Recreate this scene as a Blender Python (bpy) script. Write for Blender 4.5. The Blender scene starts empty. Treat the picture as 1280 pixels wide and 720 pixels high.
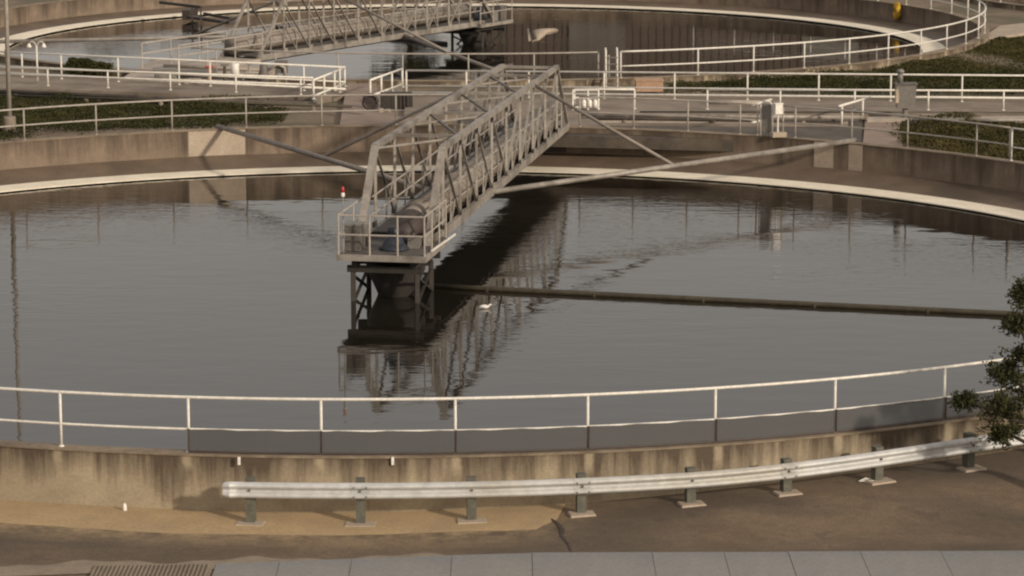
import bpy, math, random
from mathutils import Vector, Matrix
random.seed(7)
S = bpy.context.scene
COL = S.collection
PI = math.pi
R = math.radians

# ------------------------------------------------------------------ camera
F_PX, PITCH, CAM_H = 3622.75, 0.183554, 12.89
CP, SP = math.cos(PITCH), math.sin(PITCH)
def W(px, py, z):
    """point on the horizontal plane z that the photograph shows at pixel (px, py) of 1280x720"""
    a = (px - 640) / F_PX; b = (360 - py) / F_PX
    d = Vector((a, CP + b * SP, -SP + b * CP))
    t = (z - CAM_H) / d.z
    return Vector((d.x * t, d.y * t, z))
cd = bpy.data.cameras.new('camera')
cam = bpy.data.objects.new('camera', cd); COL.objects.link(cam)
cam.location = (0, 0, CAM_H); cam.rotation_euler = (PI / 2 - PITCH, 0, 0)
cd.sensor_width = 36; cd.lens = 36 * F_PX / 1280; cd.clip_end = 6000; cd.clip_start = 1
cd.dof.use_dof = True; cd.dof.focus_distance = 66; cd.dof.aperture_fstop = 4.2
S.camera = cam

# ------------------------------------------------------------------ materials
def nm(name):
    m = bpy.data.materials.new(name); m.use_nodes = True
    return m, m.node_tree, m.node_tree.nodes['Principled BSDF']
def noise(nt, vec, scale, detail=5, rough=.55, sc3=(1, 1, 1)):
    mp = nt.nodes.new('ShaderNodeMapping'); mp.inputs['Scale'].default_value = sc3
    nt.links.new(vec, mp.inputs[0])
    n = nt.nodes.new('ShaderNodeTexNoise'); n.inputs['Scale'].default_value = scale
    n.inputs['Detail'].default_value = detail; n.inputs['Roughness'].default_value = rough
    nt.links.new(mp.outputs[0], n.inputs['Vector']); return n.outputs['Fac']
def ramp(nt, fac, stops):
    r = nt.nodes.new('ShaderNodeValToRGB'); e = r.color_ramp.elements
    while len(e) < len(stops): e.new(.5)
    for i, (p, c) in enumerate(stops):
        e[i].position = p; e[i].color = (c, c, c, 1) if isinstance(c, (int, float)) else (*c, 1)
    nt.links.new(fac, r.inputs[0]); return r.outputs[0]
def mixc(nt, fac, a, b, mode='MIX'):
    m = nt.nodes.new('ShaderNodeMix'); m.data_type = 'RGBA'; m.blend_type = mode
    for s, v in ((0, fac), (6, a), (7, b)):
        if isinstance(v, bpy.types.NodeSocket): nt.links.new(v, m.inputs[s])
        elif isinstance(v, (int, float)): m.inputs[s].default_value = v
        else: m.inputs[s].default_value = (*v, 1)
    return m.outputs[2]
def math_(nt, op, a, b=0.5):
    m = nt.nodes.new('ShaderNodeMath'); m.operation = op; m.use_clamp = op in ('MULTIPLY',) and False
    for s, v in ((0, a), (1, b)):
        if isinstance(v, bpy.types.NodeSocket): nt.links.new(v, m.inputs[s])
        else: m.inputs[s].default_value = v
    return m.outputs[0]
def bump(nt, b, h, strength=.3, dist=.02):
    n = nt.nodes.new('ShaderNodeBump'); n.inputs['Strength'].default_value = strength
    n.inputs['Distance'].default_value = dist
    nt.links.new(h, n.inputs['Height']); nt.links.new(n.outputs[0], b.inputs['Normal'])
def objco(nt):
    return nt.nodes.new('ShaderNodeTexCoord').outputs['Object']

def mottled(name, c1, c2, c3=None, scale=1.5, rough=.85, bmp=.25, metal=0, fine=14):
    m, nt, b = nm(name); co = objco(nt)
    f = noise(nt, co, scale, 6, .6)
    col = mixc(nt, ramp(nt, f, [(.35, 0.), (.65, 1.)]), c1, c2)
    if c3:
        g = noise(nt, co, scale * .23, 4, .6)
        col = mixc(nt, ramp(nt, g, [(.48, 0.), (.62, 1.)]), col, c3)
    g2 = noise(nt, co, fine, 4, .7)
    col = mixc(nt, 1.0, col, ramp(nt, g2, [(.3, .8), (.7, 1.12)]), 'MULTIPLY')
    nt.links.new(col, b.inputs['Base Color']); b.inputs['Roughness'].default_value = rough
    b.inputs['Metallic'].default_value = metal
    if bmp: bump(nt, b, g2, bmp)
    return m

def stained_wall(name, base, base2, dark, top_bias, amount, posts=False):
    """concrete with run-down stains; UV: u = metres along, v = metres below the top edge"""
    m, nt, b = nm(name)
    uv = nt.nodes.new('ShaderNodeUVMap').outputs[0]
    sep = nt.nodes.new('ShaderNodeSeparateXYZ'); nt.links.new(uv, sep.inputs[0])
    s1 = noise(nt, uv, 1.0, 5, .62, (2.6, .35, 1))
    s2 = noise(nt, uv, 1.0, 4, .6, (9, .5, 1))
    s3 = noise(nt, uv, 1.0, 3, .5, (.45, .3, 1))
    s = math_(nt, 'ADD', math_(nt, 'MULTIPLY', s1, .55), math_(nt, 'ADD', math_(nt, 'MULTIPLY', s2, .25), math_(nt, 'MULTIPLY', s3, .35)))
    g = math_(nt, 'MULTIPLY', sep.outputs[1], -top_bias)
    big = noise(nt, uv, 1.0, 3, .5, (.9, .12, 1))
    s = math_(nt, 'ADD', s, math_(nt, 'MULTIPLY', math_(nt, 'SUBTRACT', big, .5), .55))
    fac = ramp(nt, math_(nt, 'ADD', s, g), [(amount, 0.), (amount + .10, .45), (amount + .24, 1.)])
    mot = noise(nt, uv, 1.3, 6, .65, (1, 1, 1))
    col = mixc(nt, ramp(nt, mot, [(.35, 0.), (.65, 1.)]), base, base2)
    col = mixc(nt, fac, col, dark)
    if posts:
        u0 = (math.radians(-85.5) - .2) * 24.34; per = math.radians(5.91) * 24.34
        fr = math_(nt, 'FRACT', math_(nt, 'ADD', math_(nt, 'DIVIDE', math_(nt, 'SUBTRACT', sep.outputs[0], u0), per), 100.5))
        wob = math_(nt, 'MULTIPLY', math_(nt, 'SUBTRACT', noise(nt, uv, 1.0, 3, .6, (1.5, 3, 1)), .5), .05)
        d_ = math_(nt, 'ABSOLUTE', math_(nt, 'ADD', math_(nt, 'SUBTRACT', fr, .5), wob))
        pale = math_(nt, 'MULTIPLY', ramp(nt, d_, [(.018, .75), (.05, 0.)]), ramp(nt, math_(nt, 'ADD', sep.outputs[1], noise(nt, uv, .7, 2)), [(.75, 1.), (1.15, 0.)]))
        col = mixc(nt, pale, col, base)
        fj = math_(nt, 'ABSOLUTE', math_(nt, 'SUBTRACT', math_(nt, 'FRACT', math_(nt, 'ADD', math_(nt, 'DIVIDE', sep.outputs[0], 3.66), 100.2)), .5))
        col = mixc(nt, ramp(nt, fj, [(.0015, .55), (.004, 0.)]), col, dark)
    fn = noise(nt, uv, 16, 4, .7)
    col = mixc(nt, 1.0, col, ramp(nt, fn, [(.3, .82), (.7, 1.1)]), 'MULTIPLY')
    nt.links.new(col, b.inputs['Base Color']); b.inputs['Roughness'].default_value = .88
    bump(nt, b, fn, .3, .01)
    return m

M = {}
M['wall_out'] = stained_wall('weathered_concrete', (.37, .31, .215), (.29, .235, .165), (.085, .062, .042), .34, .335, True)
M['wall_in'] = stained_wall('stained_basin_concrete', (.215, .163, .12), (.15, .114, .083), (.075, .054, .038), .22, .40)
M['coping'] = mottled('coping_concrete', (.26, .205, .145), (.17, .13, .09), (.12, .09, .06), 2.2)
M['patch'] = mottled('clean_patch_concrete', (.40, .33, .26), (.33, .27, .21), None, 1.6)
M['concrete'] = mottled('plain_concrete', (.25, .205, .165), (.18, .145, .115), (.14, .11, .085), 1.2)
M['concrete_pale'] = mottled('pale_concrete', (.38, .33, .28), (.30, .26, .22), None, 2)
M['strut'] = mottled('strut_steel', (.24, .21, .18), (.18, .155, .135), None, 3, .6)
M['concrete_dark'] = mottled('wet_dark_concrete', (.075, .06, .048), (.045, .036, .028), (.10, .08, .06), 2.5, .7)
M['launder'] = mottled('weir_white', (.84, .77, .64), (.72, .65, .52), None, 1.0, .7, .1)
M['launder_bed'] = mottled('silted_launder', (.15, .11, .078), (.11, .08, .057), (.085, .063, .043), .9, .6, .1)
M['rail'] = mottled('white_rail_paint', (.74, .71, .65), (.62, .59, .54), None, 3, .5, .05)
M['rail_dull'] = mottled('dull_rail_paint', (.38, .345, .305), (.29, .26, .23), None, 3, .55, .05)
M['galv'] = mottled('galvanised_truss', (.33, .30, .265), (.235, .21, .185), (.165, .145, .125), 3, .55, .1, .15)
M['galv_dark'] = mottled('weathered_steel', (.16, .145, .13), (.10, .09, .08), None, 4, .6, .1, .2)
M['beam'] = mottled('guardrail_metal', (.52, .525, .52), (.44, .445, .44), (.40, .385, .35), .8, .5, .03, .1, 5)
M['post_wood'] = mottled('guardrail_post', (.12, .115, .09), (.08, .08, .065), None, 6, .8)
M['dark_steel'] = mottled('dark_steel', (.035, .026, .024), (.05, .035, .03), None, 5, .6)
M['boom'] = mottled('scum_boom', (.06, .05, .028), (.035, .028, .018), None, 3, .6)
M['pier_steel'] = mottled('pier_steel', (.034, .028, .023), (.022, .018, .015), None, 5, .7)
M['pipe'] = mottled('inlet_pipe', (.25, .215, .18), (.18, .155, .13), (.14, .115, .095), 1.4, .6, .08)
M['deck'] = mottled('walkway_grating', (.10, .09, .08), (.07, .062, .055), None, 8, .7)
M['motor'] = mottled('motor_blue', (.018, .026, .040), (.022, .026, .038), None, 6, .45)
M['red'] = mottled('red_lens', (.45, .03, .02), (.35, .02, .02), None, 5, .3, 0)
M['white'] = mottled('white_paint', (.78, .75, .70), (.68, .65, .6), None, 6, .5, 0)
M['grey'] = mottled('grey_paint', (.20, .185, .165), (.15, .14, .125), None, 5, .5, .1)
M['orange'] = mottled('terracotta', (.42, .27, .18), (.34, .22, .15), None, 4)
M['yellow'] = mottled('yellow_paint', (.50, .30, .02), (.40, .24, .02), None, 4)
M['ground'] = mottled('bare_earth', (.20, .15, .105), (.145, .11, .075), (.10, .085, .05), .8, .95, .4, 0, 6)
M['verge'] = mottled('dry_grass_ground', (.085, .08, .03), (.12, .095, .04), (.06, .055, .022), 1.1, .95, .5, 0, 9)
M['path'] = mottled('pinkish_path', (.27, .205, .165), (.21, .16, .13), None, 1.2)
M['sheet'] = mottled('trench_cover_metal', (.215, .22, .22), (.175, .18, .182), (.24, .23, .215), 1.2, .6, .08, .1)
M['dust'] = mottled('pale_dust', (.26, .21, .155), (.20, .16, .12), None, 2.5, .95)
M['bark'] = mottled('bark', (.08, .06, .045), (.05, .04, .03), None, 8, .9)
M['shed'] = mottled('shed_cladding', (.10, .075, .06), (.07, .052, .042), None, 1.5, .8)
M['roof'] = mottled('shed_roof', (.18, .13, .11), (.13, .10, .085), None, 1.5, .7)

def leafmat(name, a, b_):
    m, nt, b = nm(name); co = objco(nt)
    f = noise(nt, co, .9, 4, .65)
    col = mixc(nt, ramp(nt, f, [(.35, 0.), (.65, 1.)]), a, b_)
    nt.links.new(col, b.inputs['Base Color']); b.inputs['Roughness'].default_value = .9; b.inputs['Specular IOR Level'].default_value = .15
    return m
M['leaf'] = leafmat('tree_leaves', (.030, .034, .014), (.062, .058, .024))
M['ivy'] = leafmat('ivy_leaves', (.020, .026, .008), (.052, .048, .016))
M['ivy2'] = leafmat('dry_ivy_leaves', (.032, .034, .011), (.078, .064, .024))

# sand strip: warm dirt
m, nt, b = nm('sandy_verge'); co = objco(nt)
f1 = noise(nt, co, 1.1, 6, .65); f2 = noise(nt, co, 20, 4, .7)
col = mixc(nt, ramp(nt, f1, [(.35, 0.), (.68, 1.)]), (.42, .30, .165), (.33, .24, .14))
col = mixc(nt, 1.0, col, ramp(nt, f2, [(.3, .78), (.7, 1.12)]), 'MULTIPLY')
nt.links.new(col, b.inputs['Base Color']); b.inputs['Roughness'].default_value = .95; bump(nt, b, f2, .5, .02)
M['sand'] = m
# asphalt: brown dusty with big soft tracks
m, nt, b = nm('dusty_asphalt'); co = objco(nt)
f1 = noise(nt, co, .55, 5, .6, (1, 1.7, 1)); f2 = noise(nt, co, 28, 3, .7); f3 = noise(nt, co, .22, 3, .5, (1, 2.2, 1))
col = mixc(nt, ramp(nt, f1, [(.38, 0.), (.62, 1.)]), (.105, .074, .047), (.145, .103, .066))
col = mixc(nt, ramp(nt, f3, [(.45, 0.), (.6, 1.)]), col, (.085, .063, .043))
# sand drifted off the verge onto the tarmac, fading with distance from the basin wall
sub = nt.nodes.new('ShaderNodeVectorMath'); sub.operation = 'DISTANCE'; sub.inputs[1].default_value = (-2.951, 76.625, -1.1)
nt.links.new(co, sub.inputs[0])
mr = nt.nodes.new('ShaderNodeMapRange'); nt.links.new(sub.outputs['Value'], mr.inputs[0])
for i_, v_ in ((1, 26.9), (2, 25.5), (3, 0), (4, 1)): mr.inputs[i_].default_value = v_
sx_ = nt.nodes.new('ShaderNodeSeparateXYZ'); nt.links.new(co, sx_.inputs[0])
mr2 = nt.nodes.new('ShaderNodeMapRange'); nt.links.new(sx_.outputs[0], mr2.inputs[0])
for i_, v_ in ((1, 1.6), (2, -.2), (3, 0), (4, 1)): mr2.inputs[i_].default_value = v_
fs = math_(nt, 'MULTIPLY', math_(nt, 'MULTIPLY', mr.outputs[0], mr2.outputs[0]), ramp(nt, noise(nt, co, 2.2, 6, .7), [(.35, .1), (.62, 1.)]))
col = mixc(nt, fs, col, (.36, .26, .15))
f4 = noise(nt, co, 5.5, 5, .75)
col = mixc(nt, 1.0, col, ramp(nt, f4, [(.3, .82), (.7, 1.14)]), 'MULTIPLY')
col = mixc(nt, ramp(nt, noise(nt, co, 1.4, 3, .6, (1, 1, 1)), [(.63, 0.), (.66, .35)]), col, (.06, .045, .033))
col = mixc(nt, 1.0, col, ramp(nt, f2, [(.3, .72), (.7, 1.22)]), 'MULTIPLY')
nt.links.new(col, b.inputs['Base Color']); b.inputs['Roughness'].default_value = .9; bump(nt, b, f2, .4, .01)
M['asphalt'] = m
# water
def water(name, base, wav):
    m, nt, b = nm(name); co = objco(nt)
    b.inputs['Base Color'].default_value = (*base, 1)
    b.inputs['Roughness'].default_value = .02; b.inputs['IOR'].default_value = 1.36
    # quiet large undulation + rippled patches
    n1 = noise(nt, co, .9, 2, .5, (.55, 1.25, 1)); n2 = noise(nt, co, 4.2, 2, .5, (.35, 1.2, 1))
    msk = ramp(nt, noise(nt, co, .11, 2, .5), [(.42, .06), (.58, 1.)])
    sp = nt.nodes.new('ShaderNodeSeparateXYZ'); nt.links.new(co, sp.inputs[0])
    mr = nt.nodes.new('ShaderNodeMapRange'); nt.links.new(sp.outputs[1], mr.inputs[0])
    for i_, v_ in ((1, 62), (2, 80), (3, .12), (4, 1)): mr.inputs[i_].default_value = v_
    msk = math_(nt, 'MULTIPLY', msk, mr.outputs[0])
    # distance from the pier: ripples stay stronger there
    h = math_(nt, 'ADD', math_(nt, 'MULTIPLY', n1, .35), math_(nt, 'MULTIPLY', math_(nt, 'MULTIPLY', n2, msk), .42))
    bump(nt, b, h, 1.0, wav)
    return m
M['water'] = water('basin_water', (.013, .011, .008), .022)
M['water_l'] = water('launder_water', (.06, .045, .03), .03)
# mesh wind screen
m, nt, b = nm('screen_fabric')
out = nt.nodes['Material Output']; tr = nt.nodes.new('ShaderNodeBsdfTransparent'); mx = nt.nodes.new('ShaderNodeMixShader')
b.inputs['Base Color'].default_value = (.070, .068, .067, 1); b.inputs['Roughness'].default_value = .85
mx.inputs[0].default_value = .74
nt.links.new(tr.outputs[0], mx.inputs[1]); nt.links.new(b.outputs[0], mx.inputs[2]); nt.links.new(mx.outputs[0], out.inputs[0])
M['screen'] = m

# ------------------------------------------------------------------ mesh helpers
ORG = {}
def org(o):
    while o is not None:
        if o.name in ORG: return ORG[o.name]
        o = o.parent
    return Vector((0, 0, 0))
class MB:
    def __init__(s): s.v = []; s.f = []; s.uv = None
    def quad(s, *p):
        i = len(s.v); s.v += [Vector(q) for q in p]; s.f.append(tuple(range(i, i + len(p)))); return s
    def hexa(s, p):  # 8 points: bottom 0-3 ccw, top 4-7
        i = len(s.v); s.v += [Vector(q) for q in p]
        for f in ((3, 2, 1, 0), (4, 5, 6, 7), (0, 1, 5, 4), (1, 2, 6, 5), (2, 3, 7, 6), (3, 0, 4, 7)):
            s.f.append(tuple(i + k for k in f))
        return s
    def box(s, c, size, rz=0, taper=1):
        c = Vector(c); sx, sy, sz = [q / 2 for q in size]; co, si = math.cos(rz), math.sin(rz); p = []
        for z, t in ((-sz, 1), (sz, taper)):
            for x, y in ((-sx, -sy), (sx, -sy), (sx, sy), (-sx, sy)):
                x *= t; y *= t
                p.append(c + Vector((x * co - y * si, x * si + y * co, z)))
        return s.hexa(p)
    def bar(s, a, b, w, h=None, up=(0, 0, 1)):
        a = Vector(a); b = Vector(b); h = h or w; d = (b - a).normalized(); up = Vector(up)
        if abs(d.dot(up)) > .97: up = Vector((1, .2, 0))
        x = d.cross(up).normalized() * w / 2; y = x.normalized().cross(d).normalized() * h / 2
        return s.hexa([a - x - y, a + x - y, a + x + y, a - x + y, b - x - y, b + x - y, b + x + y, b - x + y])
    def tube(s, pts, r, n=8, closed=False, cap=True):
        pts = [Vector(p) for p in pts]; N = len(pts); base = len(s.v)
        for i, p in enumerate(pts):
            if closed: d = (pts[(i + 1) % N] - pts[i - 1]).normalized()
            else: d = (pts[min(i + 1, N - 1)] - pts[max(i - 1, 0)]).normalized()
            up = Vector((0, 0, 1)) if abs(d.z) < .95 else Vector((1, 0, 0))
            x = d.cross(up).normalized(); y = x.cross(d).normalized()
            rr = r[i] if isinstance(r, (list, tuple)) else r
            for k in range(n):
                a = 2 * PI * k / n
                s.v.append(p + x * math.cos(a) * rr + y * math.sin(a) * rr)
        for i in range(N if closed else N - 1):
            j = (i + 1) % N
            for k in range(n):
                l = (k + 1) % n
                s.f.append((base + i * n + k, base + i * n + l, base + j * n + l, base + j * n + k))
        if cap and not closed:
            s.f.append(tuple(base + k for k in range(n))[::-1]); s.f.append(tuple(base + (N - 1) * n + k for k in range(n)))
        return s
    def lathe(s, c, prof, n=20, axis='z'):
        c = Vector(c); base = len(s.v)
        for r_, z in prof:
            for k in range(n):
                a = 2 * PI * k / n
                s.v.append(c + Vector((r_ * math.cos(a), r_ * math.sin(a), z)))
        for i in range(len(prof) - 1):
            for k in range(n):
                l = (k + 1) % n
                s.f.append((base + i * n + k, base + i * n + l, base + (i + 1) * n + l, base + (i + 1) * n + k))
        s.f.append(tuple(base + k for k in range(n))[::-1]); s.f.append(tuple(base + (len(prof) - 1) * n + k for k in range(n)))
        return s
    def build(s, name, mat, parent=None, smooth=False, uv=None):
        o_ = org(parent)
        me = bpy.data.meshes.new(name); me.from_pydata([v - o_ for v in s.v], [], s.f)
        if uv:
            l = me.uv_layers.new(name='UVMap'); k = 0
            for poly in me.polygons:
                for li in poly.loop_indices: l.data[li].uv = uv(s.v[me.loops[li].vertex_index])
        me.materials.append(mat)
        if smooth:
            for p in me.polygons: p.use_smooth = True
        me.update()
        ob = bpy.data.objects.new(name, me); COL.objects.link(ob)
        if parent: ob.parent = parent
        return ob
def tag(o, label=None, cat=None, group=None, kind=None):
    if label: o['label'] = label
    if cat: o['category'] = cat
    if group: o['group'] = group
    if kind: o['kind'] = kind
    return o
def thing(name, label, cat, loc, group=None):
    o = bpy.data.objects.new(name, None); COL.objects.link(o); o.location = loc; o.empty_display_size = .2
    ORG[o.name] = Vector(loc); return tag(o, label, cat, group)
def single(mb, name, mat, label, cat, loc, group=None, smooth=False, kind=None, uv=None):
    """a thing that is one mesh, its origin at loc"""
    loc = Vector(loc); mb2 = MB(); mb2.v = [v - loc for v in mb.v]; mb2.f = mb.f
    o = mb2.build(name, mat, None, smooth, uv); o.location = loc
    return tag(o, label, cat, group, kind)
def inst(me, name, parent, loc, rz=0):
    o = bpy.data.objects.new(name, me); COL.objects.link(o); o.parent = parent
    o.location = Vector(loc) - org(parent); o.rotation_euler.z = rz; return o

# ------------------------------------------------------------------ layout
C1 = Vector((-2.951, 76.625, 0)); R1 = 24.34; TH = .35
C2 = Vector((-2.3, 139.3, 0)); R2 = 24.9
C3 = Vector((48, 161, 0)); R3 = 24.9
WATER = -1.3
WATER2 = -1.14
TANKS = [(C1, R1), (C2, R2), (C3, R3)]
def sm(x, a, b):
    t = max(0, min(1, (x - a) / (b - a))); return t * t * (3 - 2 * t)
def hz(x, y):
    r = math.hypot(x - C1.x, y - C1.y)
    front = -1.1 + .32 * sm(x, -3.5, 9) * (1 - sm(r, 25.6, 27.6))
    back = -.28 + .05 * math.sin(x * .7 + y * .3) * sm(y, 104, 112)
    return front + (back - front) * sm(y, 62, 86)
def pol(c, r, a, z=0): return Vector((c.x + r * math.cos(a), c.y + r * math.sin(a), z))

# ground sheet, cut round the basins
def ground():
    def axis(lo, hi, far0, far1):
        a = [far0, far0 * .35 + lo * .65, lo - 30, lo - 12] if far0 < lo - 60 else [far0]
        t = lo
        while t <= hi: a.append(t); t += 1.0
        a += [hi + 12, hi + 40, hi * .6 + far1 * .4, far1]
        return a
    xs = axis(-34, 76, -2500, 2500); ys = [-400, -150, -60, 0, 20] + [28 + i for i in range(0, 162)] + [200, 230, 300, 500, 1000, 3000]
    v = []; ins = []
    def gh(x, y):
        r = math.hypot(x - C1.x, y - C1.y); low = sm(74 - y, 0, 3) * (1 - sm(r, R1 + 19, R1 + 21)) if r > R1 + .5 else 0
        return hz(x, y) - .12 * low
    for y in ys:
        for x in xs:
            px, py = x, y; inside = False
            for c, r in TANKS:
                rs = r - .17; d = math.hypot(px - c.x, py - c.y)
                if abs(d - rs) < .76:
                    px = c.x + (px - c.x) * rs / d; py = c.y + (py - c.y) * rs / d
                elif d < rs: inside = True
            v.append((px, py, gh(px, py))); ins.append(inside)
    nx = len(xs); f = []
    for j in range(len(ys) - 1):
        for i in range(nx - 1):
            q = (j * nx + i, j * nx + i + 1, (j + 1) * nx + i + 1, (j + 1) * nx + i)
            if any(ins[k] for k in q): continue
            cx = sum(v[k][0] for k in q) / 4; cy = sum(v[k][1] for k in q) / 4
            if any(math.hypot(cx - c.x, cy - c.y) < r - .175 for c, r in TANKS): continue
            f.append(q)
    mb = MB(); mb.v = [Vector(p) for p in v]; mb.f = f
    return tag(mb.build('ground', M['ground'], None, True), kind='structure')
ground()

def sheet(name, mat, inner, outer, n, z_off, rows=6, kind='structure', feather=0):
    """gridded strip that follows the ground between two curves given as functions of t in 0..1"""
    mb = MB()
    for i in range(n + 1):
        a = inner(i / n); b = outer(i / n)
        for j in range(rows + 1):
            p = a.lerp(b, j / rows); mb.v.append(Vector((p.x, p.y, hz(p.x, p.y) + z_off - (feather * (j / rows) ** 4))))
    for i in range(n):
        for j in range(rows):
            k = i * (rows + 1) + j; mb.f.append((k, k + rows + 1, k + rows + 2, k + 1))
    return tag(mb.build(name, mat, None, True), kind=kind)
sheet('road', M['asphalt'], lambda t: pol(C1, R1 - .1, R(-165 + 150 * t)), lambda t: pol(C1, R1 + 22, R(-165 + 150 * t)), 150, .012, 30)
# sand strip against the foot of the front wall, wavy outer edge, ends in a broken edge at the asphalt
def sand_out(t):
    a = -150 + t * 68.5
    px_r = 25.2 + .95 * sm(t, .1, .72) - .1
    w = .05 * math.sin(a * .31) + .03 * math.sin(a * .83 + 1) + .012 * math.sin(a * 2.9)
    return pol(C1, px_r + w - max(0, (t - .985)) * 40, R(a))
def sand_in(t): return pol(C1, R1 - .05, R(-150 + t * 69.2 + (.3 * math.sin(t * 40) if t > .98 else 0)))
sheet('sand_strip', M['sand'], sand_in, sand_out, 260, .034, 16, feather=.036)
def dust_a(t):
    p = W(-30 + 660 * t, 704 - 12 * t + 3 * math.sin(t * 21) + 1.6 * math.sin(t * 57), -1.1); return p
def dust_b(t): return W(-30 + 660 * t, 724 - 24 * t, -1.1)
sheet('dust_strip', M['dust'], dust_b, dust_a, 160, .030, 8, feather=.034)
# crack in the asphalt
mb = MB(); cp = [(688, 648), (697, 655), (703, 662), (702, 668), (710, 676), (714, 684), (716, 690)]
wd = [.02, .035, .045, .03, .018, .015, .01]
pts = [W(x, y, -1.0) for x, y in cp]; pts = [Vector((p.x, p.y, hz(p.x, p.y) + .024)) for p in pts]
for i in range(len(pts) - 1):
    a, b_ = pts[i], pts[i + 1]; x = Vector((1, .3, 0)).normalized()
    mb.quad(a - x * wd[i], a + x * wd[i], b_ + x * wd[i + 1], b_ - x * wd[i + 1])
tag(mb.build('asphalt_crack', M['dark_steel']), kind='structure')

# ------------------------------------------------------------------ basins
def basin(c, r, label, r_weir, front_lo, patches=(), zl=-1.235, zs=-.92):
    t = thing('round_basin_wall', label, 'basin wall', c + Vector((0, 0, -1.3)))
    N = 240
    def ring(prof, name, mat, uvf, th0=0, th1=2 * PI, closed=True):
        mb = MB(); n = N if closed else max(4, int(N * (th1 - th0) / 2 / PI))
        k = len(prof)
        for i in range(n + (0 if closed else 1)):
            a = th0 + (th1 - th0) * i / n
            for (rr, z) in prof: mb.v.append(pol(c, rr, a, z))
        mb2f = []
        tot = n if closed else n
        for i in range(tot):
            j = (i + 1) % n if closed else i + 1
            for q in range(k - 1): mb.f.append((i * k + q, j * k + q, j * k + q + 1, i * k + q + 1))
        return mb
    def uvw(v):
        a = math.atan2(v.y - c.y, v.x - c.x) - .2
        return (a * r, -v.z)
    o = ring([(r, front_lo - .6), (r, front_lo), (r, -.035)], 'w', None, None).build('outer_wall', M['wall_out'], t, uv=uvw)
    ring([(r, -.035), (r + .025, -.03), (r + .025, -.004), (r + .0, .002), (r - TH, .002), (r - TH - .02, -.006), (r - TH - .02, -.03), (r - TH, -.035)], 'c', None, None).build('coping', M['coping'], t)
    iw = ring([(r - TH, -.035), (r - TH, -.6), (r - TH, -2.2)], 'i', None, None).build('inner_wall', M['wall_in'], t, uv=uvw)
    ring([(r - TH + .01, zs), (r_weir - .02, zl - .01)], 'f', None, None).build('launder_shelf', M['launder_bed'], t)
    # weir: a flat white lip just clear of the water, on a dark concrete wall
    ring([(r_weir - .02, -1.9), (r_weir - .02, zl - .012), (r_weir - 1.15, zl - .012), (r_weir - 1.15, zl - .035), (r_weir - .45, zl - .04), (r_weir - .45, -2.0)], 'l', None, None).build('weir_wall', M['concrete_dark'], t)
    ring([(r_weir + .01, zl - .03), (r_weir + .01, zl), (r_weir - 1.16, zl), (r_weir - 1.16, zl - .03)], 'l2', None, None).build('weir_lip', M['launder'], t)
    for (px0, py0, px1, py1) in patches:
        pa, pb = W(px0, py0, 0), W(px1, py0, 0)
        a0 = math.atan2(pa.y - c.y, pa.x - c.x); a1 = math.atan2(pb.y - c.y, pb.x - c.x)
        ring([(r - TH - .006, -.045), (r - TH - .006, zs + .01)], 'p', None, None, min(a0, a1), max(a0, a1), False).build('repair_patch', M['patch'], t)
    return t
basin(C1, R1, 'near round concrete settling basin wall with brown runoff stains and white inner weir', 22.72, -1.1,
      [(235, 163, 310, 163), (1030, 172, 1064, 172), (1073, 176, 1099, 176)])
basin(C2, R2, 'second round concrete basin wall beyond the straight channel, with white inner weir', 23.0, -.3, (), -1.05, -.9)
basin(C3, R3, 'third round concrete basin wall, only its rim showing at the top right corner', 23.0, -.3, (), -1.05, -.9)
def disc(name, c, r0, r1, z, mat):
    mb = MB(); n = 128
    if r0 == 0:
        mb.v = [pol(c, r1, 2 * PI * i / n, z) for i in range(n)]; mb.f = [tuple(range(n))]
    else:
        for i in range(n): mb.v += [pol(c, r0, 2 * PI * i / n, z), pol(c, r1, 2 * PI * i / n, z)]
        mb.f = [(2 * i, 2 * i + 1, (2 * i + 3) % (2 * n), (2 * i + 2) % (2 * n)) for i in range(n)]
    return tag(mb.build(name, mat), kind='structure')
disc('water', C1, 0, 22.3, WATER, M['water']); disc('water', C2, 0, 22.6, WATER2, M['water']); disc('water', C3, 0, 22.6, WATER2, M['water'])


def recess_shade(px0, px1):
    a0, a1 = [R(ang(x, 160)) for x in (px0, px1)]
    t = [o for o in bpy.data.objects if o.name == 'round_basin_wall'][0]
    mb = MB(); n = 6
    for i in range(n + 1):
        a = a0 + (a1 - a0) * i / n
        for rr, z in ((R1 - TH - .012, -.06), (R1 - TH - .012, -.9)): mb.v.append(pol(C1, rr, a, z))
    mb.f = [(2 * i, 2 * i + 1, 2 * i + 3, 2 * i + 2) for i in range(n)]
    mb.build('recess_shade_panel', M['dark_steel'], t)  # flat dark panel paints the shade of the recess under the bridge end
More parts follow.
